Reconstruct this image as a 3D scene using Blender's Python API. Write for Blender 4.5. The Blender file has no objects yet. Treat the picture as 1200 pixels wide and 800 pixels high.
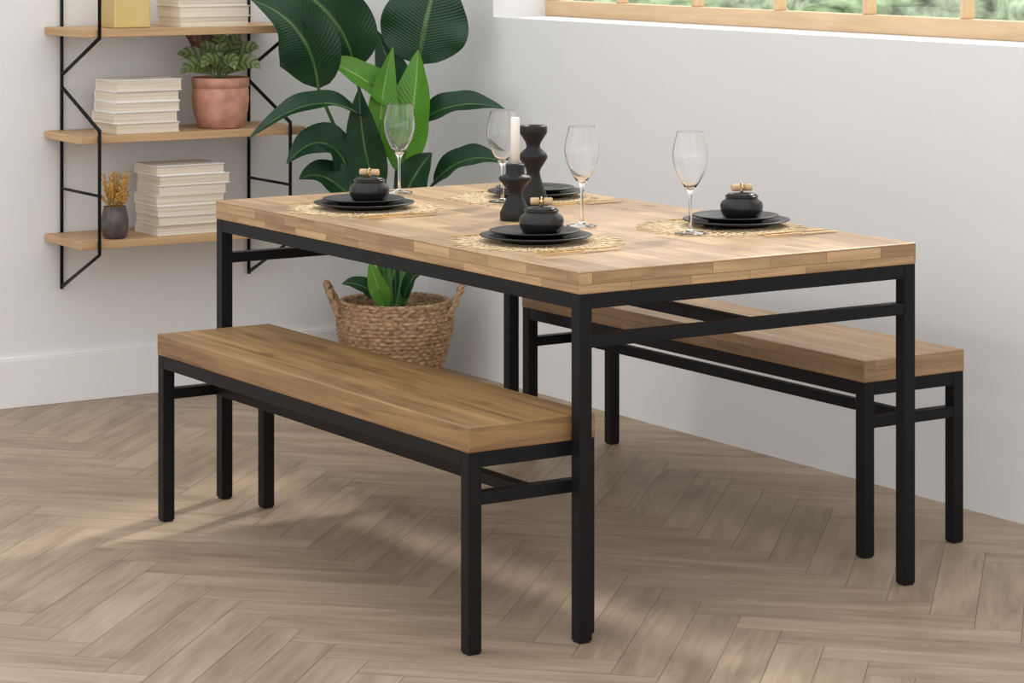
import bpy, bmesh, math, random
from mathutils import Vector, Matrix
random.seed(7)
S=bpy.context.scene
try:
    S.view_settings.view_transform='Standard'; S.view_settings.look='None'
    S.view_settings.exposure=0.0
except Exception as e: print(e)

# ------------------------------------------------------------ materials
def newmat(name):
    m=bpy.data.materials.new(name);m.use_nodes=True
    nt=m.node_tree; b=nt.nodes['Principled BSDF']
    return m,nt,b
def N(nt,t,**k):
    n=nt.nodes.new(t)
    for a,v in k.items():
        if hasattr(n,a): setattr(n,a,v)
    return n
def simple(name,col,rough=.5,metal=0,noise=0,nscale=20,bump=0,spec=.5,trans=0,ior=1.45):
    m,nt,b=newmat(name)
    b.inputs['Base Color'].default_value=(*col,1)
    b.inputs['Roughness'].default_value=rough
    b.inputs['Metallic'].default_value=metal
    b.inputs['Specular IOR Level'].default_value=spec
    b.inputs['Transmission Weight'].default_value=trans
    b.inputs['IOR'].default_value=ior
    if noise or bump:
        tc=N(nt,'ShaderNodeTexCoord');n=N(nt,'ShaderNodeTexNoise')
        n.inputs['Scale'].default_value=nscale;n.inputs['Detail'].default_value=5
        nt.links.new(tc.outputs['Object'],n.inputs['Vector'])
        if noise:
            r=N(nt,'ShaderNodeValToRGB')
            r.color_ramp.elements[0].position=.3;r.color_ramp.elements[1].position=.7
            r.color_ramp.elements[0].color=(*[c*(1-noise) for c in col],1)
            r.color_ramp.elements[1].color=(*[min(1,c*(1+noise)) for c in col],1)
            nt.links.new(n.outputs['Fac'],r.inputs['Fac']);nt.links.new(r.outputs['Color'],b.inputs['Base Color'])
        if bump:
            bp=N(nt,'ShaderNodeBump');bp.inputs['Strength'].default_value=bump;bp.inputs['Distance'].default_value=.01
            nt.links.new(n.outputs['Fac'],bp.inputs['Height']);nt.links.new(bp.outputs['Normal'],b.inputs['Normal'])
    return m

def wood(name,dark,light,row,length,contrast,grain=.35,rough=.5,knots=True,sep=.0008,knotamt=.6,gs=(1.5,24),seam=.55):
    """UV in metres, u along the grain"""
    m,nt,b=newmat(name);L=nt.links.new
    tc=N(nt,'ShaderNodeTexCoord')
    br=N(nt,'ShaderNodeTexBrick');br.offset=.37;br.squash=1
    br.inputs['Scale'].default_value=1
    br.inputs['Mortar Size'].default_value=sep
    br.inputs['Mortar Smooth'].default_value=.3
    br.inputs['Brick Width'].default_value=length;br.inputs['Row Height'].default_value=row
    br.inputs['Color1'].default_value=(0,0,0,1);br.inputs['Color2'].default_value=(1,1,1,1)
    br.inputs['Mortar'].default_value=(0.25,0.25,0.25,1)
    off=N(nt,'ShaderNodeVectorMath');off.operation='ADD';off.inputs[1].default_value=(1.0,1.003,0)
    L(tc.outputs['UV'],off.inputs[0]);L(off.outputs[0],br.inputs['Vector'])
    add=N(nt,'ShaderNodeVectorMath');add.operation='MULTIPLY_ADD'
    L(br.outputs['Color'],add.inputs[0]);add.inputs[1].default_value=(3.1,1.7,5.3)
    L(tc.outputs['UV'],add.inputs[2])
    mp=N(nt,'ShaderNodeMapping');mp.inputs['Scale'].default_value=(gs[0],gs[1],1)
    L(add.outputs[0],mp.inputs['Vector'])
    n1=N(nt,'ShaderNodeTexNoise');n1.inputs['Scale'].default_value=1;n1.inputs['Detail'].default_value=8
    n1.inputs['Roughness'].default_value=.62;n1.inputs['Distortion'].default_value=1.8
    L(mp.outputs[0],n1.inputs['Vector'])
    mp2=N(nt,'ShaderNodeMapping');mp2.inputs['Scale'].default_value=(2.2,7,1)
    L(add.outputs[0],mp2.inputs['Vector'])
    n2=N(nt,'ShaderNodeTexNoise');n2.inputs['Scale'].default_value=1.3;n2.inputs['Detail'].default_value=4;n2.inputs['Distortion'].default_value=1.0
    L(mp2.outputs[0],n2.inputs['Vector'])
    def stretch(sock,lo=.3,hi=.7):
        k=N(nt,'ShaderNodeMapRange');k.inputs['From Min'].default_value=lo;k.inputs['From Max'].default_value=hi
        k.clamp=True;L(sock,k.inputs['Value']);return k.outputs[0]
    g1=stretch(n1.outputs['Fac'],.34,.64);g2=stretch(n2.outputs['Fac'])
    tot=contrast+grain+.35
    a=N(nt,'ShaderNodeMath');a.operation='MULTIPLY';a.inputs[1].default_value=contrast/tot;L(br.outputs['Color'],a.inputs[0])
    g=N(nt,'ShaderNodeMath');g.operation='MULTIPLY_ADD';g.inputs[1].default_value=grain/tot;L(g1,g.inputs[0]);L(a.outputs[0],g.inputs[2])
    h=N(nt,'ShaderNodeMath');h.operation='MULTIPLY_ADD';h.inputs[1].default_value=.35/tot;L(g2,h.inputs[0]);L(g.outputs[0],h.inputs[2])
    r=N(nt,'ShaderNodeMix');r.data_type='RGBA'
    r.inputs[6].default_value=(*dark,1);r.inputs[7].default_value=(*light,1)
    L(h.outputs[0],r.inputs[0])
    out=r.outputs[2]
    if knots:
        v=N(nt,'ShaderNodeTexVoronoi');v.inputs['Scale'].default_value=1
        mk=N(nt,'ShaderNodeMapping');mk.inputs['Scale'].default_value=(3.0,8,1)
        L(add.outputs[0],mk.inputs['Vector']);L(mk.outputs[0],v.inputs['Vector'])
        kr=N(nt,'ShaderNodeMapRange');kr.inputs['From Min'].default_value=.03;kr.inputs['From Max'].default_value=.16
        kr.inputs['To Min'].default_value=knotamt;kr.inputs['To Max'].default_value=0
        L(v.outputs['Distance'],kr.inputs['Value'])
        kk=N(nt,'ShaderNodeMix');kk.data_type='RGBA';L(kr.outputs[0],kk.inputs[0]);L(out,kk.inputs[6])
        kk.inputs[7].default_value=(dark[0]*.5,dark[1]*.42,dark[2]*.35,1);out=kk.outputs[2]
    sm=N(nt,'ShaderNodeMix');sm.data_type='RGBA';sm.inputs[7].default_value=(dark[0]*.55,dark[1]*.5,dark[2]*.45,1)
    sf=N(nt,'ShaderNodeMath');sf.operation='MULTIPLY';sf.inputs[1].default_value=seam;L(br.outputs['Fac'],sf.inputs[0])
    L(sf.outputs[0],sm.inputs[0]);L(out,sm.inputs[6])
    L(sm.outputs[2],b.inputs['Base Color'])
    b.inputs['Roughness'].default_value=rough
    bp=N(nt,'ShaderNodeBump');bp.inputs['Strength'].default_value=.12;bp.inputs['Distance'].default_value=.004
    L(n1.outputs['Fac'],bp.inputs['Height']);L(bp.outputs[0],b.inputs['Normal'])
    return m

M={}
M['wall']=simple('wall_paint',(.81,.812,.815),.85,noise=.01,nscale=3,bump=.03)
M['trim']=simple('trim_paint',(.86,.86,.86),.5)
M['black']=simple('black_steel',(.008,.008,.009),.45,metal=.0,bump=.05,nscale=200,spec=.2)
M['foot']=simple('rubber_foot',(.01,.01,.01),.8)
M['table_top']=wood('table_wood_top',(.25,.135,.062),(.70,.485,.28),.055,.30,.60,.65,.36,knotamt=.6,seam=.35)
M['table_side']=wood('table_wood_side',(.16,.078,.03),(.66,.43,.225),.0235,.15,.75,.7,.5,knots=False)
M['bench_top']=wood('bench_wood_top',(.135,.062,.022),(.52,.31,.125),.10,6.0,.18,.85,.42,gs=(1.2,17),seam=.15,knotamt=.75)
M['bench_side']=wood('bench_wood_side',(.11,.050,.019),(.43,.25,.105),1.9,9.0,.2,.85,.5,gs=(1.5,28),seam=0)
M['bench_top_b']=wood('bench_wood_top_pale',(.25,.135,.06),(.62,.42,.235),.10,6.0,.25,.65,.42,gs=(1.3,20),seam=.2)
M['bench_side_b']=wood('bench_wood_side_pale',(.17,.09,.038),(.54,.355,.19),.025,.4,.5,.7,.5)
M['shelf']=wood('shelf_oak',(.36,.20,.095),(.64,.42,.225),1.7,9,.1,.5,.5,knots=False,seam=0)
M['winwood']=wood('window_pine',(.60,.40,.22),(.82,.60,.38),1.7,9,.1,.3,.5,knots=False,seam=0)
M['ceramic']=simple('black_stoneware',(.014,.014,.016),.38,bump=.1,nscale=60,spec=.4)
M['gloss']=simple('black_gloss',(.010,.010,.011),.22)
M['candleholder']=simple('black_wood_candleholder',(.012,.011,.011),.45,spec=.35)
M['wax']=simple('candle_wax',(.86,.84,.78),.5)
M['gold']=simple('brass',(.80,.58,.28),.28,metal=1)
M['goldbox']=simple('brushed_brass',(.72,.55,.24),.42,metal=.75)
M['dowel']=simple('dowel_wood',(.60,.42,.24),.6,noise=.2)
M['straw']=simple('raffia',(.78,.62,.40),.75,noise=.25,nscale=60)
M['glass']=simple('clear_glass',(1,1,1),.0,trans=1,ior=1.42)
M['terracotta']=simple('terracotta',(.52,.26,.18),.75,noise=.25,nscale=25,bump=.15)
M['soil']=simple('soil',(.05,.035,.025),.95,noise=.5,nscale=60,bump=.8)
M['vase']=simple('smoked_vase',(.10,.085,.08),.3,noise=.3,nscale=30,metal=.3)
M['dried']=simple('dried_flower',(.55,.30,.06),.8,noise=.3,nscale=60)
M['cover']=simple('book_cover',(.74,.67,.56),.6)
M['cover2']=simple('book_cover_white',(.84,.82,.78),.6)
def pages():
    m,nt,b=newmat('book_pages');L=nt.links.new
    tc=N(nt,'ShaderNodeTexCoord');mp=N(nt,'ShaderNodeMapping');mp.inputs['Scale'].default_value=(2,2,420)
    n=N(nt,'ShaderNodeTexNoise');n.inputs['Scale'].default_value=1;n.inputs['Detail'].default_value=2
    r=N(nt,'ShaderNodeValToRGB');r.color_ramp.elements[0].color=(.60,.50,.37,1);r.color_ramp.elements[1].color=(.78,.70,.57,1)
    r.color_ramp.elements[0].position=.3;r.color_ramp.elements[1].position=.6
    L(tc.outputs['Object'],mp.inputs[0]);L(mp.outputs[0],n.inputs['Vector']);L(n.outputs['Fac'],r.inputs[0]);L(r.outputs[0],b.inputs['Base Color'])
    b.inputs['Roughness'].default_value=.8;return m
M['pages']=pages()
def leafmat(name,dark,light,rib,veins=26,vs=.35,under=None):
    m,nt,b=newmat(name);L=nt.links.new
    tc=N(nt,'ShaderNodeTexCoord');sp=N(nt,'ShaderNodeSeparateXYZ');L(tc.outputs['UV'],sp.inputs[0])
    c=N(nt,'ShaderNodeMath');c.operation='SUBTRACT';L(sp.outputs[1],c.inputs[0]);c.inputs[1].default_value=.5
    ab=N(nt,'ShaderNodeMath');ab.operation='ABSOLUTE';L(c.outputs[0],ab.inputs[0])
    t=N(nt,'ShaderNodeMath');t.operation='MULTIPLY_ADD';L(ab.outputs[0],t.inputs[0]);t.inputs[1].default_value=-.35;L(sp.outputs[0],t.inputs[2])
    s=N(nt,'ShaderNodeMath');s.operation='MULTIPLY';L(t.outputs[0],s.inputs[0]);s.inputs[1].default_value=veins*6.283
    sn=N(nt,'ShaderNodeMath');sn.operation='SINE';L(s.outputs[0],sn.inputs[0])
    mr=N(nt,'ShaderNodeMapRange');mr.inputs['From Min'].default_value=-1;mr.inputs['From Max'].default_value=1
    mr.inputs['To Max'].default_value=vs;L(sn.outputs[0],mr.inputs[0])
    no=N(nt,'ShaderNodeTexNoise');no.inputs['Scale'].default_value=9;L(tc.outputs['Object'],no.inputs['Vector'])
    ad=N(nt,'ShaderNodeMath');ad.operation='MULTIPLY_ADD';L(no.outputs['Fac'],ad.inputs[0]);ad.inputs[1].default_value=.7;L(mr.outputs[0],ad.inputs[2])
    x=N(nt,'ShaderNodeMix');x.data_type='RGBA';x.inputs[6].default_value=(*dark,1);x.inputs[7].default_value=(*light,1);L(ad.outputs[0],x.inputs[0])
    rb=N(nt,'ShaderNodeMapRange');rb.inputs['From Min'].default_value=.012;rb.inputs['From Max'].default_value=.035
    rb.inputs['To Min'].default_value=.85;rb.inputs['To Max'].default_value=0;L(ab.outputs[0],rb.inputs[0])
    y=N(nt,'ShaderNodeMix');y.data_type='RGBA';L(rb.outputs[0],y.inputs[0]);L(x.outputs[2],y.inputs[6]);y.inputs[7].default_value=(*rib,1)
    L(y.outputs[2],b.inputs['Base Color']);b.inputs['Roughness'].default_value=.33
    bp=N(nt,'ShaderNodeBump');bp.inputs['Strength'].default_value=.22;bp.inputs['Distance'].default_value=.003
    L(sn.outputs[0],bp.inputs['Height']);L(bp.outputs[0],b.inputs['Normal'])
    tr=N(nt,'ShaderNodeBsdfTranslucent');L(y.outputs[2],tr.inputs['Color'])
    ms=N(nt,'ShaderNodeMixShader');ms.inputs[0].default_value=.22
    L(b.outputs[0],ms.inputs[1]);L(tr.outputs[0],ms.inputs[2])
    L(ms.outputs[0],nt.nodes['Material Output'].inputs[0])
    return m
M['leaf']=leafmat('strelitzia_leaf',(.005,.028,.012),(.022,.085,.030),(.14,.24,.09),veins=34,vs=.22)
M['leaf_b']=leafmat('strelitzia_leaf_young',(.05,.20,.02),(.18,.44,.05),(.35,.55,.15),vs=.25)
M['calathea']=leafmat('calathea_leaf',(.008,.028,.008),(.20,.26,.09),(.12,.20,.07),veins=6,vs=.8)
M['calathea_b']=leafmat('calathea_leaf_underside',(.06,.022,.018),(.24,.11,.08),(.34,.16,.12),veins=6,vs=.6)
M['stem']=simple('stem_green',(.07,.17,.045),.45,noise=.3,nscale=10)
def seagrass():
    m,nt,b=newmat('seagrass_weave');L=nt.links.new
    tc=N(nt,'ShaderNodeTexCoord')
    n=N(nt,'ShaderNodeTexNoise');n.inputs['Scale'].default_value=55;n.inputs['Detail'].default_value=4
    mp=N(nt,'ShaderNodeMapping');mp.inputs['Scale'].default_value=(1,1,2.4)
    L(tc.outputs['Object'],mp.inputs[0]);L(mp.outputs[0],n.inputs['Vector'])
    r=N(nt,'ShaderNodeValToRGB');r.color_ramp.elements[0].color=(.18,.09,.04,1);r.color_ramp.elements[1].color=(.58,.38,.21,1)
    r.color_ramp.elements[0].position=.3;r.color_ramp.elements[1].position=.68
    L(n.outputs['Fac'],r.inputs[0]);L(r.outputs[0],b.inputs['Base Color']);b.inputs['Roughness'].default_value=.8
    bp=N(nt,'ShaderNodeBump');bp.inputs['Strength'].default_value=.6;bp.inputs['Distance'].default_value=.004
    L(n.outputs['Fac'],bp.inputs['Height']);L(bp.outputs[0],b.inputs['Normal']);return m
M['seagrass']=seagrass()
def floormat():
    m,nt,b=newmat('herringbone_oak');L=nt.links.new
    tc=N(nt,'ShaderNodeTexCoord')
    at=N(nt,'ShaderNodeAttribute');at.attribute_name='tint'
    mp=N(nt,'ShaderNodeMapping');mp.inputs['Scale'].default_value=(2.5,30,1);L(tc.outputs['UV'],mp.inputs[0])
    n=N(nt,'ShaderNodeTexNoise');n.inputs['Scale'].default_value=1;n.inputs['Detail'].default_value=7;n.inputs['Roughness'].default_value=.6;n.inputs['Distortion'].default_value=1.5
    L(mp.outputs[0],n.inputs['Vector'])
    mp2=N(nt,'ShaderNodeMapping');mp2.inputs['Scale'].default_value=(2.5,9,1);L(tc.outputs['UV'],mp2.inputs[0])
    n2=N(nt,'ShaderNodeTexNoise');n2.inputs['Scale'].default_value=1;n2.inputs['Detail'].default_value=3;n2.inputs['Distortion'].default_value=1
    L(mp2.outputs[0],n2.inputs['Vector'])
    a=N(nt,'ShaderNodeMath');a.operation='MULTIPLY_ADD';L(at.outputs['Fac'],a.inputs[0]);a.inputs[1].default_value=.15;
    s=N(nt,'ShaderNodeMath');s.operation='MULTIPLY_ADD';L(n.outputs['Fac'],s.inputs[0]);s.inputs[1].default_value=.6
    q=N(nt,'ShaderNodeMath');q.operation='MULTIPLY';L(n2.outputs['Fac'],q.inputs[0]);q.inputs[1].default_value=.6
    L(q.outputs[0],s.inputs[2]);L(s.outputs[0],a.inputs[2])
    r=N(nt,'ShaderNodeValToRGB');e=r.color_ramp.elements
    e[0].position=.42;e[0].color=(.245,.170,.112,1);e[1].position=.95;e[1].color=(.475,.370,.268,1)
    el=e.new(.68);el.color=(.375,.278,.190,1)
    L(a.outputs[0],r.inputs[0]);L(r.outputs[0],b.inputs['Base Color'])
    b.inputs['Roughness'].default_value=.48
    b.inputs['Specular IOR Level'].default_value=.35
    bp=N(nt,'ShaderNodeBump');bp.inputs['Strength'].default_value=.08;bp.inputs['Distance'].default_value=.003
    L(n.outputs['Fac'],bp.inputs['Height']);L(bp.outputs[0],b.inputs['Normal']);return m
M['floor']=floormat()
M['gap']=simple('floor_gap',(.14,.095,.06),.9)

# ------------------------------------------------------------ builders
def empty(name,loc=(0,0,0)):
    o=bpy.data.objects.new(name,None);o.empty_display_size=.1;S.collection.objects.link(o);o.location=loc;return o
class MB:
    def __init__(s): s.v=[];s.f=[];s.m=[];s.uv=[];s.sm=[];s.mats=[]
    def mi(s,mat):
        mat=M[mat] if isinstance(mat,str) else mat
        if mat not in s.mats: s.mats.append(mat)
        return s.mats.index(mat)
    def face(s,idx,mat,uv=None,smooth=False):
        s.f.append(idx);s.m.append(s.mi(mat));s.uv.append(uv or [(0,0)]*len(idx));s.sm.append(smooth)
    def box(s,x0,x1,y0,y1,z0,z1,mat,side=None,rot=None,grain='y'):
        side=side or mat
        c=[Vector((x,y,z)) for z in(z0,z1) for y in(y0,y1) for x in(x0,x1)]
        b=len(s.v)
        ctr=Vector(((x0+x1)/2,(y0+y1)/2,(z0+z1)/2))
        fs=[((0,2,3,1),mat,'z'),((4,5,7,6),mat,'z'),((0,1,5,4),side,'y'),((2,6,7,3),side,'y'),((0,4,6,2),side,'x'),((1,3,7,5),side,'x')]
        for f,mt,ax in fs:
            uv=[]
            for i in f:
                p=c[i]
                if ax=='z': uv.append((p.y,p.x) if grain=='y' else (p.x,p.y))
                elif ax=='x': uv.append((p.y+.31,p.z) if grain!='z' else (p.z,p.y))
                else: uv.append((p.x+.17,p.z) if grain!='z' else (p.z,p.x))
            s.face([b+i for i in f],mt,uv)
        if rot: c=[ctr+rot@(p-ctr) for p in c]
        s.v+= [tuple(p) for p in c]
    def lathe(s,prof,c=(0,0,0),seg=40,mat='black',smooth=True,close=False):
        """prof: list of (r,z)"""
        b=len(s.v);n=len(prof)
        for r,z in prof:
            for k in range(seg):
                a=2*math.pi*k/seg
                s.v.append((c[0]+r*math.cos(a),c[1]+r*math.sin(a),c[2]+z))
        for i in range(n-1):
            for k in range(seg):
                k2=(k+1)%seg
                s.face([b+i*seg+k,b+i*seg+k2,b+(i+1)*seg+k2,b+(i+1)*seg+k],mat,[(k/seg,i/n),((k+1)/seg,i/n),((k+1)/seg,(i+1)/n),(k/seg,(i+1)/n)],smooth)
    def tube(s,pts,rad,mat,seg=8,smooth=True,cap=True,rads=None,closed=False):
        pts=[Vector(p) for p in pts];n=len(pts);b=len(s.v)
        prev=None
        for i,p in enumerate(pts):
            if closed: t=pts[(i+1)%n]-pts[i-1]
            else: t=(pts[min(i+1,n-1)]-pts[max(i-1,0)])
            t.normalize()
            if prev is None:
                up=Vector((0,0,1)) if abs(t.z)<.9 else Vector((1,0,0))
                a=t.cross(up).normalized()
            else:
                a=(prev-t*prev.dot(t)).normalized()
            prev=a;bb=t.cross(a)
            r=rads[i] if rads else rad
            for k in range(seg):
                an=2*math.pi*k/seg
                s.v.append(tuple(p+a*(r*math.cos(an))+bb*(r*math.sin(an))))
        m=n if closed else n-1
        for i in range(m):
            for k in range(seg):
                k2=(k+1)%seg;i2=(i+1)%n
                s.face([b+i*seg+k,b+i*seg+k2,b+i2*seg+k2,b+i2*seg+k],mat,None,smooth)
        if cap and not closed:
            s.face([b+k for k in range(seg)][::-1],mat);s.face([b+(n-1)*seg+k for k in range(seg)],mat)
    def build(s,name,parent=None,bevel=0,loc=(0,0,0),rotz=0,segs=2,weld=False):
        me=bpy.data.meshes.new(name);me.from_pydata(s.v,[],s.f)
        for m in s.mats: me.materials.append(m)
        uvl=me.uv_layers.new(name='UVMap')
        for p in me.polygons:
            p.material_index=s.m[p.index];p.use_smooth=s.sm[p.index]
            for li,uv in zip(p.loop_indices,s.uv[p.index]): uvl.data[li].uv=uv
        me.validate()
        bm=bmesh.new();bm.from_mesh(me)
        if weld: bmesh.ops.remove_doubles(bm,verts=bm.verts,dist=1e-6)
        bmesh.ops.recalc_face_normals(bm,faces=bm.faces);bm.to_mesh(me);bm.free()
        me.update()
        o=bpy.data.objects.new(name,me);S.collection.objects.link(o);o.location=loc;o.rotation_euler=(0,0,rotz)
        if parent: o.parent=parent
        if bevel:
            md=o.modifiers.new('bevel','BEVEL');md.width=bevel;md.segments=segs;md.limit_method='ANGLE'
        return o

# ------------------------------------------------------------ room shell
XW,YW=1.4793,3.0317
WT=.25;ZC=3.0
XI0,YI0=-4.2,-5.6
bm=bmesh.new();uvl=bm.loops.layers.uv.new('UVMap');tl=bm.loops.layers.color.new('tint')
w=.095;Lp=w*6;g=.0006
c45=math.sqrt(.5)
def plank(p0,q0,p1,q1,horiz):
    cor=[(p0+g,q0+g),(p1-g,q0+g),(p1-g,q1-g),(p0+g,q1-g)]
    vs=[bm.verts.new(((p-q)*c45,(p+q)*c45,0)) for p,q in cor]
    f=bm.faces.new(vs);t=random.random();ou=random.uniform(0,50);ov=random.uniform(0,50)
    for l,(p,q) in zip(f.loops,cor):
        a,b=(p-p0,q-q0) if horiz else (q-q0,p-p0)
        l[uvl].uv=(a+ou,b+ov);l[tl]=(t,t,t,1)
for j in range(-16,17):
    for k in range(-130,131):
        ox=k*w+j*Lp;oy=k*w-j*Lp
        for (a,b,c,d,h) in ((ox,oy,ox+Lp,oy+w,True),(ox,oy+w,ox+w,oy+w+Lp,False)):
            cx,cy=(a+c)/2,(b+d)/2;X=(cx-cy)*c45;Y=(cx+cy)*c45
            if XI0-.5<X<XW+.5 and YI0-.5<Y<YW+.5: plank(a,b,c,d,h)
for co,no in (((XW+.02,0,0),(1,0,0)),((XI0,0,0),(-1,0,0)),((0,YW+.02,0),(0,1,0)),((0,YI0,0),(0,-1,0))):
    bmesh.ops.bisect_plane(bm,geom=bm.verts[:]+bm.edges[:]+bm.faces[:],plane_co=co,plane_no=no,clear_outer=True)
me=bpy.data.meshes.new('floor');bm.to_mesh(me);bm.free()
me.materials.append(M['floor']);me.materials.append(M['gap'])
floor=bpy.data.objects.new('floor',me);S.collection.objects.link(floor)
b=MB();b.box(XI0,XW+.02,YI0,YW+.02,-.06,-.0015,'gap');sub=b.build('subfloor',floor)

b=MB();b.box(XI0,XW+WT,YW,YW+.2,0,ZC,'wall');b.build('wall_left')
b=MB();b.box(XI0,XW,YW-.016,YW,0,.140,'trim');b.box(XI0,XW,YW-.011,YW,.140,.148,'trim');b.build('baseboard_left',bevel=.002)
ZS=1.1334;ZT=2.25;WY0,WY1=-.10,2.640  # window's unseen near end pulled in so the wall blocks foreground sun
XF=XW+.195
b=MB()
b.box(XW,XW+WT,YI0,YW,0,ZS,'wall');b.box(XW,XW+WT,YI0,YW,ZT,ZC,'wall')
b.box(XW,XW+WT,WY1,YW,ZS,ZT,'wall');b.box(XW,XW+WT,YI0,WY0,ZS,ZT,'wall')
b.build('wall_right')
win=empty('window_1')
b=MB();t=.05
b.box(XF,XF+t,WY0,WY1,ZS+.001,ZS+.050,'winwood')
b.box(XF,XF+t,WY0,WY1,ZT-.046,ZT,'winwood')
y=2.255
b.box(XF,XF+t,WY1-.03,WY1,ZS+.050,ZT-.046,'winwood',grain='z')
b.box(XF,XF+t,WY0,WY0+.03,ZS+.050,ZT-.046,'winwood',grain='z')
while y>WY0+.15:
    b.box(XF+.008,XF+t-.008,y-.011,y+.011,ZS+.050,ZT-.046,'winwood',grain='z');y-=.382
b.box(XF+.012,XF+t-.012,WY0,WY1,ZS+.40,ZS+.425,'winwood')
b.build('sash',win,bevel=.003)
b=MB();b.box(XW-.0,XF,WY0,WY1,ZS,ZS+.001,'trim');b.build('trim_1')

# garden outside
random.seed(3)
lawn=simple('lawn_grass',(.55,.66,.42),.9,noise=.3,nscale=6)
b=MB();b.box(XW+WT+.05,16,-14,16,-.45,-.42,lawn);b.build('garden_lawn')
hedge=simple('hedge_foliage',(.50,.60,.43),.8,noise=.75,nscale=7)
b=MB();nx,nz=120,30
for i in range(nz+1):
    for j in range(nx+1):
        yy=-10+j*26/nx;zz=-.41+i*2.8/nz
        b.v.append((9+.35*math.sin(yy*2.3+zz)+random.uniform(-.13,.13)+.25*(zz-1)**2*.4,yy+random.uniform(-.08,.08),zz+(random.uniform(-.05,.05) if i else 0)))
for i in range(nz):
    for j in range(nx):
        a=i*(nx+1)+j;b.face([a,a+1,a+nx+2,a+nx+1],hedge,None,True)
b.build('garden_hedge')

# ------------------------------------------------------------ table and benches
def frame_furniture(name,W,L,hf,ht,zst,top,side,loc,overs=.0015,s=.03):
    e=empty(name,loc)
    b=MB();b.box(-overs,W+overs,-overs,L+overs,hf,ht,top,side)
    b.build('top' if ht>.6 else 'seat',e,bevel=.003)
    b=MB()
    for x in(0,W-s):
        for y in(0,L-s):
            b.box(x,x+s,y,y+s,.004,hf,'black');b.box(x+.002,x+s-.002,y+.002,y+s-.002,0,.004,'foot')
    for x in(0,W-s): b.box(x+.0005,x+s-.0005,s,L-s,hf-s,hf-.0005,'black')
    for y in(0,L-s): b.box(s,W-s,y+.0005,y+s-.0005,hf-s,hf-.0005,'black')
    b.build('legs_and_rails',e,bevel=.0015)
    b=MB()
    for y in(0,L-s): b.box(s,W-s,y+.001,y+s-.001,zst-.0125,zst+.0125,'black')
    b.box(W/2-.0125,W/2+.0125,s,L-s,zst-.012,zst+.012,'black')
    b.build('stretchers',e,bevel=.0015)
    return e
TW,TL,HF,HT=.8788,1.6,.6934,.7395
frame_furniture('dining_table',TW,TL,HF,HT,.598,'table_top','table_side',(0,0,0))
frame_furniture('bench',.2986,1.4048,.3957,.4462,.304,'bench_top','bench_side',(-.2291,.0482,0))
frame_furniture('bench',.2986,1.4048,.3957,.4462,.304,'bench_top_b','bench_side_b',(.9350,.2346,0)).name='bench.001'

# ------------------------------------------------------------ table setting
Z=HT
def placemat(x,y):
    b=MB();R=.185;h=.0014
    for ring,rr in ((.032,.0013),(.075,.0011),(.125,.0011),(.150,.0010)):
        b.tube([(ring*math.cos(a*math.pi/32),ring*math.sin(a*math.pi/32),h) for a in range(64)],rr,'straw',seg=5,closed=True)
    random.seed(int(x*1000))
    n=40
    for k in range(n):
        a=2*math.pi*k/n
        for sgn in(1,-1):
            pts=[]
            for i in range(6):
                r=.025+(R*random.uniform(.93,1.06)-.025)*i/5
                an=a+sgn*(.10*math.sin(i*1.57))+random.uniform(-.012,.012)
                pts.append((r*math.cos(an),r*math.sin(an),h))
            b.tube(pts,.0012,'straw',seg=4)
    return b.build('placemat',loc=(x,y,Z+.0003))
def plates(x,y):
    b=MB()
    b.lathe([(0,.0),(.075,.0),(.078,.004),(.112,.0105),(.121,.0125),(.122,.0145),(.118,.0155),(.095,.0125),(.082,.009),(.0,.008)],mat='ceramic',seg=64)
    b.build('dinner_plate',loc=(x,y,Z+.0035))
    b=MB()
    b.lathe([(0,.0),(.060,.0),(.063,.004),(.090,.011),(.098,.0135),(.0985,.0155),(.095,.016),(.078,.012),(.066,.0085),(.0,.0075)],mat='ceramic',seg=64)
    b.build('side_plate',loc=(x,y+.004,Z+.0035+.0085))
def pot(x,y,rz=0.5):
    e=empty('lidded_bowl',(x,y,Z+.0198));e.rotation_euler=(0,0,rz)
    b=MB()
    b.lathe([(0,0),(.034,0),(.042,.004),(.0475,.016),(.0490,.028),(.046,.037),(.037,.043),(.036,.046),(.038,.049),(.038,.051),(.034,.0515),(0,.0515)],mat='gloss',seg=48)
    b.build('bowl',e)
    b=MB();b.lathe([(.0,.0516),(.034,.0516),(.035,.053),(.030,.056),(.012,.058),(0,.058)],mat='gloss',seg=40);b.build('lid',e)
    b=MB()
    b.tube([(-.024,0,.069),(-.023,0,.069),(-.022,0,.069),(-.006,0,.069),(-.005,0,.069)],.0085,'dowel',seg=14,rads=[.006,.0075,.008,.008,.007])
    b.tube([(.005,0,.069),(.006,0,.069),(.022,0,.069),(.023,0,.069),(.024,0,.069)],.0085,'dowel',seg=14,rads=[.007,.008,.008,.0075,.006])
    b.tube([(0,.0,.058),(0,0,.064)],.004,'gold',seg=10)
    b.tube([(0,.009*math.cos(a*.3927),.069+.009*math.sin(a*.3927)) for a in range(16)],.0018,'gold',seg=6,closed=True)
    b.tube([(-.0245,0,.069),(.0245,0,.069)],.0025,'gold',seg=8)
    b.build('handle',e)
    return e
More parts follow.
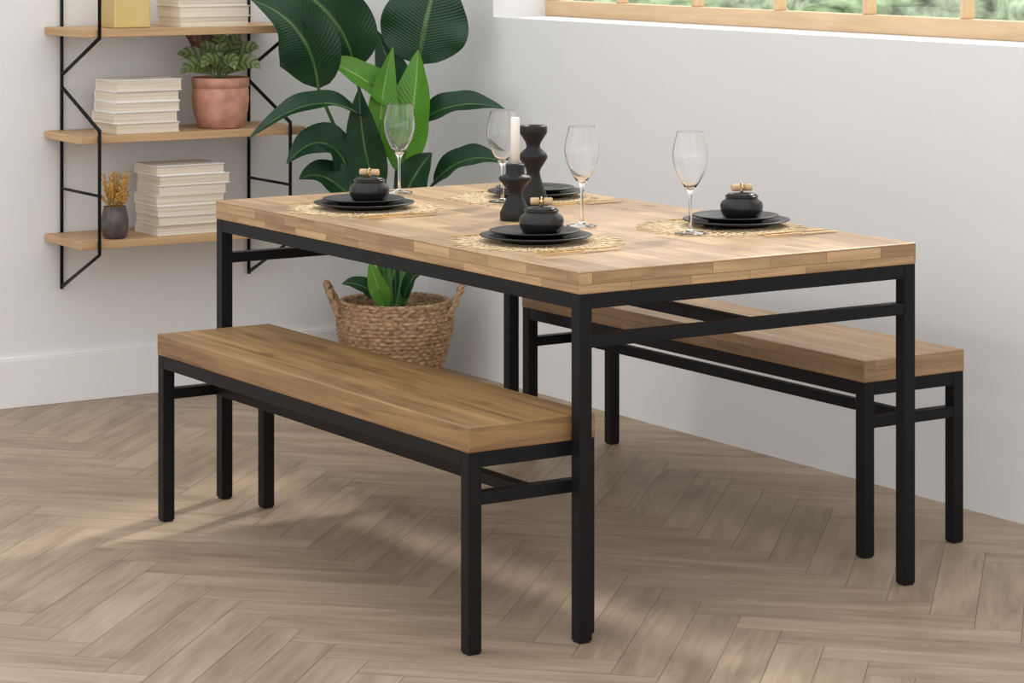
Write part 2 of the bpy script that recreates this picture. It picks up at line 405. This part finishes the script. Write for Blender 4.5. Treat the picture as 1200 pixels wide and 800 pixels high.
def glass(x,y):
    b=MB()
    out=[(0,0),(.034,0),(.035,.001),(.033,.0022),(.012,.005),(.0045,.010),(.0034,.03),(.0032,.075),(.0045,.088),(.010,.098),(.020,.112),(.030,.132),(.0345,.1435),(.0375,.155),(.0392,.1655),(.0395,.174),(.0388,.184),(.0375,.192),(.0350,.203),(.0325,.2125),(.0302,.2238),(.0300,.2247)]
    inn=[(.0298,.2251),(.0295,.2251),(.0293,.2247),(.0295,.2238),(.0318,.2125),(.0343,.203),(.0368,.192),(.0381,.184),(.0388,.174),(.0385,.1655),(.0368,.155),(.0338,.144),(.0293,.1325),(.0193,.1135),(.009,.1005),(0,.096)]
    b.lathe(out+inn,mat='glass',seg=64)
    return b.build('wine_glass',loc=(x,y,Z+.0032),weld=True)
def fork(b,x,y,ln,d=1):
    z=.0040
    b.box(x-ln/2,x+ln*.2,y-.0022,y+.0022,z-.001,z+.0012,'gold')
    b.box(x+ln*.2,x+ln*.3,y-.009,y+.009,z-.001,z+.001,'gold')
    for k in(-1,-.33,.33,1): b.box(x+ln*.3,x+ln*.5,y+k*.0078-.0012,y+k*.0078+.0012,z-.001,z+.001,'gold')
def knife(b,x,y,ln):
    z=.0040
    b.box(x-ln/2,x+.0,y-.003,y+.003,z-.0013,z+.002,'gold');b.box(x,x+ln/2,y-.008,y+.006,z-.0006,z+.0006,'gold')
settings=[(.2085,1.2245,1),(.1905,.4463,1),(.7369,.4464,-1),(.705,1.225,-1)]
for i,(x,y,s) in enumerate(settings):
    placemat(x if s>0 else x-.045,y); plates(x,y)
    if i<3: pot(x+.012,y-.004,-.57+.25*(i-1))
    c=empty('cutlery_set',(x-.02*s,y,Z))
    b=MB();fork(b,0,-.17,.19);b.build('fork',c,bevel=.0006)
    b=MB();knife(b,0,-.205,.20);b.build('knife',c,bevel=.0006)
    b=MB();fork(b,0,.165,.19);b.build('salad_fork',c,bevel=.0006)
for x,y in((.4621,1.489),(.437,.630),(.5553,.378),(.5614,1.157)): glass(x,y)
b=MB();b.lathe([(0,0),(.034,0),(.0355,.003),(.0355,.018),(.032,.026),(.018,.055),(.016,.063),(.019,.071),(.034,.090),(.038,.095),(.038,.100),(.034,.103),(.024,.106),(.022,.110),(.022,.128),(.020,.131),(.0,.131)],mat='candleholder',seg=48)
h=empty('candle_holder',(.385,.828,Z));b.build('holder',h)
b=MB();b.lathe([(0,.1312),(.0108,.1312),(.0106,.236),(.009,.239),(0,.2385)],mat='wax',seg=24);b.build('candle',h)
b=MB();b.lathe([(0,0),(.034,0),(.036,.003),(.036,.022),(.032,.034),(.019,.070),(.016,.085),(.019,.095),(.032,.115),(.0345,.120),(.0345,.126),(.031,.132),(.018,.144),(.0165,.150),(.019,.158),(.033,.180),(.034,.183),(.034,.196),(.032,.199),(.020,.198),(.018,.190),(0,.190)],mat='candleholder',seg=48)
b.build('candle_holder_tall',loc=(.5714,1.0348,Z))

# ------------------------------------------------------------ ladder shelves
sh=empty('ladder_shelf')
YF=2.762
SZ=[1.108,.800,.495]
for i,z in enumerate(SZ):
    b=MB();b.box(.147,.877,YF-.006,YW-.004,z-.0115,z+.0115,'shelf',grain='x');b.build('shelf_board',sh,bevel=.002)
r=.0055
for x in(.1997,.823):
    b=MB()
    b.tube([(x,YW-.010,.339),(x,YW-.010,1.60)],r,'black',seg=8)
    yf=YF-.012
    b.tube([(x,YW-.010,.345),(x,yf,.468),(x,yf,.828),(x,yf,.830)],r,'black',seg=8)
    b.tube([(x,yf,.826),(x,YW-.010,.940)],r,'black',seg=8)
    b.tube([(x,YW-.010,.975),(x,yf,1.095)],r,'black',seg=8)
    b.tube([(x,yf,1.09),(x,yf,1.60)],r,'black',seg=8)
    b.tube([(x,YW-.010,.638),(x,yf,.638)],r*.8,'black',seg=8)
    b.build('side_frame',sh)
def books(x0,x1,z,n,th=.0318,y0=2.775,dep=.155,seed=1):
    random.seed(seed);b=MB()
    for i in range(n):
        a=random.uniform(-.006,.006);c=random.uniform(-.006,.006);t=th*random.uniform(.92,1.06);cv='cover2' if i>=n-2 else random.choice(['cover','cover2'])
        sx=random.uniform(-.006,.004)
        X0,X1,Y0,Y1=x0+a,x1+a+sx,y0+c,y0+dep+c
        b.box(X0,X1,Y0,Y1,z,z+.0022,cv);b.box(X0,X1,Y0,Y1,z+t-.0022,z+t,cv)
        b.box(X0,X1,Y1-.002,Y1,z,z+t,cv)
        b.box(X0+.002,X1-.003,Y0+.003,Y1-.002,z+.0022,z+t-.0022,'pages')
        z+=t+.0002
    return b.build('book_stack')
books(.262,.468,SZ[1]+.0118,5,th=.0315,seed=2)
books(.395,.622,SZ[2]+.0118,7,th=.0292,seed=5)
books(.47,.70,SZ[0]+.0118,4,seed=9)
b=MB();b.box(.270,.385,2.80,2.91,0,.125,'goldbox');b.box(.268,.387,2.798,2.912,.125,.150,'goldbox');b.build('brass_box',bevel=.003,loc=(0,0,SZ[0]+.0118))

# leaf generator --------------------------------------------------
def bez(P,t):
    P=[Vector(p) for p in P]
    while len(P)>1: P=[P[i].lerp(P[i+1],t) for i in range(len(P)-1)]
    return P[0]
def leaf(b,P,W,face,mat,fold=.25,wave=.05,n=22,m=5,pw=.72,ph=0):
    face=Vector(face).normalized();base=len(b.v)
    for i in range(n+1):
        t=i/n;p=bez(P,t);d=(bez(P,min(1,t+.02))-bez(P,max(0,t-.02))).normalized()
        s=d.cross(face).normalized();nn=s.cross(d).normalized()
        w=W/2*max(0.0,math.sin(math.pi*min(1,t)**pw))**.85
        w=max(w,.0008)
        for j in range(-m,m+1):
            q=j/m
            off=fold*w*abs(q)**1.3+wave*w*math.sin(t*17+ph+(2 if q>0 else 0))*abs(q)**2
            b.v.append(tuple(p+s*(q*w)+nn*off))
    k=2*m+1
    for i in range(n):
        for j in range(k-1):
            a=base+i*k+j
            uv=[(i/n,j/(k-1)),(i/n,(j+1)/(k-1)),((i+1)/n,(j+1)/(k-1)),((i+1)/n,j/(k-1))]
            b.face([a,a+1,a+k+1,a+k],mat,uv,True)
# ------------------------------------------------------------ big plant in basket
PX,PY=1.193,2.7565
R_=Vector((.8395,-.5434,0));F_=Vector((.5434,.8395,0))
def PP(a,z,bb=0): return R_*a+F_*bb+Vector((0,0,z))
plant=empty('potted_bird_of_paradise',(PX,PY,0))
b=MB();seg=144;rows=60
def br(z): return .120+.055*min(1,z/.17)**.8-(.012*max(0,(z-.2)/.06))
base=len(b.v)
H_=.252
for i in range(rows+1):
    z=H_*i/rows
    for k in range(seg):
        a=2*math.pi*k/seg
        row=i//3
        r=br(z)+.0055*abs(math.sin(math.pi*i/3+.0))*1.0+.0035*math.sin(a*36+row*math.pi)
        b.v.append((r*math.cos(a),r*math.sin(a),z+.002))
for i in range(rows):
    for k in range(seg):
        k2=(k+1)%seg;b.face([base+i*seg+k,base+i*seg+k2,base+(i+1)*seg+k2,base+(i+1)*seg+k],'seagrass',None,True)
b.lathe([(.12,.002),(0,.002)],mat='seagrass',seg=48)
b.lathe([(br(H_)-.008,H_),(br(.2)-.012,.2),(.15,.19)],mat='seagrass',seg=72)
for o in range(2):
    b.tube([((br(H_)+.002*math.sin(k*1.2+o*3.14))*math.cos(2*math.pi*k/144),(br(H_))*math.sin(2*math.pi*k/144),H_+.003+.004*math.sin(k*1.2+o*3.14)) for k in range(144)],.0065,'seagrass',seg=7,closed=True)
for sg in(-1,1):
    for o in range(2):
        pts=[]
        for i in range(29):
            t=i/28;an=math.pi*t
            w=.058*math.cos(an);hh=.100*math.sin(an)
            outw=br(.22)-.004+.045*math.sin(an)
            c=R_*(sg*outw)+F_*w+Vector((0,0,.212+hh))
            tw=t*22+o*math.pi
            c+=Vector((0,0,.0045*math.sin(tw)))+R_*(.0045*math.cos(tw))
            pts.append(c)
        b.tube(pts,.0068,'seagrass',seg=7)
b.build('basket',plant)
b=MB();b.lathe([(0,.210),(.08,.208),(.156,.200)],mat='soil',seg=48);b.build('soil',plant)
LV=[
 ((.075,.990,-.02),(.09,1.14,-.05),(.15,1.30,-.02),.275,(-.5,-.8,.25),'leaf',.10),
 ((-.225,.925,-.16),(-.24,1.14,-.26),(-.41,1.20,-.36),.20,(-.6,-.6,.55),'leaf',.22),
 ((-.120,.985,-.10),(-.15,1.17,-.18),(-.33,1.26,-.29),.22,(-.6,-.7,.4),'leaf',.18),
 ((.02,.655,-.08),(.07,.86,-.12),(.075,1.04,-.10),.145,(-.75,-.6,.1),'leaf_b',.45),
 ((-.035,.70,-.10),(-.055,.85,-.13),(.000,1.05,-.13),.10,(-.3,-.9,.1),'leaf_b',.5),
 ((.01,.865,-.07),(-.09,.97,-.15),(-.218,1.022,-.20),.11,(-.5,-.6,.7),'leaf_b',.35),
 ((-.085,.83,-.14),(-.22,.96,-.30),(-.415,.79,-.38),.10,(-.4,-.5,.9),'leaf',.4),
 ((.065,.80,-.06),(.18,.91,-.14),(.34,.865,-.19),.105,(-.4,-.6,.8),'leaf',.35),
 ((.12,.625,-.06),(.22,.75,-.14),(.345,.70,-.19),.105,(-.4,-.6,.8),'leaf',.35),
 ((-.135,.675,-.14),(-.20,.84,-.24),(-.31,.71,-.31),.13,(-.5,-.7,.6),'leaf',.3),
 ((-.115,.57,-.14),(-.20,.70,-.2),(-.275,.66,-.27),.12,(-.5,-.7,.6),'leaf',.3),
 ((.03,.58,-.1),(.07,.68,-.14),(.12,.73,-.16),.11,(-.5,-.7,.4),'leaf',.3),
 ((-.05,.60,-.1),(-.10,.75,-.16),(-.10,.93,-.18),.12,(-.5,-.7,.4),'leaf',.3),
 ((.03,.78,.0),(.02,.92,-.02),(-.06,1.10,-.02),.13,(-.5,-.7,.3),'leaf',.2),
 ((-.04,.27,-.06),(-.10,.34,-.12),(-.155,.33,-.15),.06,(-.5,-.7,.6),'leaf',.3),
 ((.03,.27,-.06),(.05,.36,-.12),(.10,.37,-.15),.05,(-.5,-.7,.6),'leaf',.3),
 ((-.02,.25,-.09),(-.055,.33,-.13),(-.07,.40,-.14),.06,(-.5,-.7,.3),'leaf_b',.3),
]
bl=MB();bs=MB()
random.seed(21)
for i,(A,B,C,W,fc,mt,fold) in enumerate(LV):
    A_,B_,C_=PP(A[0],A[1],A[2]),PP(B[0],B[1],B[2]),PP(C[0],C[1],C[2])
    leaf(bl,[A_,B_,C_],W,fc,mt,fold=fold,wave=.08,ph=i*1.3)
    r0=PP(A[0]*.12+random.uniform(-.03,.03),.20,random.uniform(-.04,.03))
    mid=PP(A[0]*.35,.2+(A[1]-.2)*.6,A[2]*.4)
    pts=[bez([r0,mid,A_-(B_-A_)*.15,A_],k/14) for k in range(15)]
    pts+= [bez([A_,B_,C_],k/20)-Vector(fc).normalized()*-.001 for k in range(1,9)]
    nP=len(pts);big=A[1]>.5
    bs.tube(pts,.006,'stem',seg=8,rads=[(.0085 if big else .004)*(1-.72*k/nP) for k in range(nP)])
for k in range(9):
    a=k*.7;r0=Vector((.035*math.cos(a),.035*math.sin(a),.2))
    leaf(bl,[r0,r0*1.0+Vector((.01*math.cos(a),.01*math.sin(a),.14)),Vector((.05*math.cos(a),.05*math.sin(a),.42+.05*math.sin(k*2.1)))],.035,(math.cos(a),math.sin(a),.1),'leaf_b' if k%3 else 'leaf',fold=-.6)
bl.build('leaves',plant);bs.build('petioles',plant)

# ------------------------------------------------------------ terracotta pot with calathea
cp=empty('potted_calathea',(.640,2.852,SZ[1]+.0117))
b=MB();b.lathe([(0,0),(.062,0),(.068,.004),(.082,.05),(.0865,.09),(.0845,.118),(.082,.122),(.086,.124),(.0865,.150),(.083,.152),(.076,.150),(.074,.125),(0,.125)],mat='terracotta',seg=56);b.build('pot',cp)
b=MB();b.lathe([(0,.128),(.074,.127)],mat='soil',seg=30);b.build('soil',cp)
bl=MB();random.seed(11)
CL=[((-.015,.175,.02),(-.06,.262,.01),(-.105,.278,-.01),'calathea_b'),
 ((-.01,.19,.03),(-.045,.275,.02),(-.060,.302,.01),'calathea_b'),
 ((.0,.19,.02),(.005,.265,.00),(-.015,.298,-.02),'calathea'),
 ((.01,.185,.02),(.045,.272,.01),(.065,.285,-.01),'calathea'),
 ((.02,.175,.02),(.080,.255,.0),(.118,.240,-.02),'calathea'),
 ((-.02,.170,-.01),(-.07,.238,-.02),(-.128,.222,-.03),'calathea'),
 ((.02,.160,-.02),(.085,.225,-.03),(.125,.178,-.05),'calathea'),
 ((-.02,.160,-.03),(-.07,.215,-.06),(-.112,.165,-.08),'calathea'),
 ((.0,.160,-.03),(-.02,.235,-.07),(-.045,.185,-.11),'calathea'),
 ((.01,.160,-.03),(.04,.235,-.07),(.055,.180,-.11),'calathea'),
 ((.0,.175,-.01),(.01,.255,-.04),(.018,.235,-.08),'calathea'),
 ((-.01,.175,.0),(-.035,.255,-.03),(-.055,.245,-.06),'calathea')]
for i,(A,B,C,mt) in enumerate(CL):
    A_,B_,C_=PP(*A),PP(*B),PP(*C)
    bl.tube([Vector((0,0,.12)),(A_+Vector((0,0,.12)))*.5,A_],.0018,'stem',seg=5)
    leaf(bl,[A_,B_,C_],.052,(-.50,-.75,.42),mt,fold=.22,n=16,m=4,pw=1.0,wave=.06,ph=i)
bl.build('leaves',cp)

vp=empty('dried_flower_vase',(.275,2.81,SZ[2]+.0117))
b=MB();b.lathe([(0,0),(.030,0),(.036,.006),(.0405,.030),(.0405,.055),(.036,.078),(.033,.090),(.034,.093),(.031,.093),(.030,.088),(.030,.07),(0,.07)],mat='vase',seg=40);b.build('vase',vp)
b=MB();random.seed(4)
for k in range(60):
    a=random.uniform(0,6.283);sp=random.uniform(0,.05);hh=random.uniform(.12,.195)
    e=Vector((sp*math.cos(a),sp*math.sin(a),hh));s0=Vector((.015*math.cos(a),.015*math.sin(a),.07))
    b.tube([s0,s0.lerp(e,.6)+Vector((0,0,.01)),e],.0007,'dried',seg=4)
    for q in range(7):
        p=s0.lerp(e,.62+.06*q)+Vector((random.uniform(-.004,.004),random.uniform(-.004,.004),0))
        b.tube([p-Vector((0,0,.0035)),p,p+Vector((0,0,.0035))],.003,'dried',seg=5,rads=[.0008,.0032,.0006])
b.build('dried_flowers',vp)

# ------------------------------------------------------------ light
w=bpy.data.worlds.new('world');S.world=w;w.use_nodes=True
bg=w.node_tree.nodes['Background'];bg.inputs[0].default_value=(.985,.992,1,1);bg.inputs[1].default_value=1.45
sun=bpy.data.lights.new('sun','SUN');sun.energy=2.5;sun.angle=math.radians(4);sun.color=(1,.96,.90)
so=bpy.data.objects.new('sun',sun);S.collection.objects.link(so);so.location=(5,3,5)
so.rotation_euler=Vector((-1,-.5,-.91)).to_track_quat('-Z','Y').to_euler()

# ------------------------------------------------------------ camera
cam=bpy.data.cameras.new('camera');co=bpy.data.objects.new('camera',cam);S.collection.objects.link(co)
cam.sensor_width=36;cam.sensor_fit='HORIZONTAL';cam.lens=3115.14/1200*36
cam.shift_x=0;cam.shift_y=-(400+93.42)/1200
co.location=(-2.9758,-4.3502,1.4358);co.rotation_euler=(math.pi/2,0,-.5745)
cam.clip_start=.05
S.camera=co
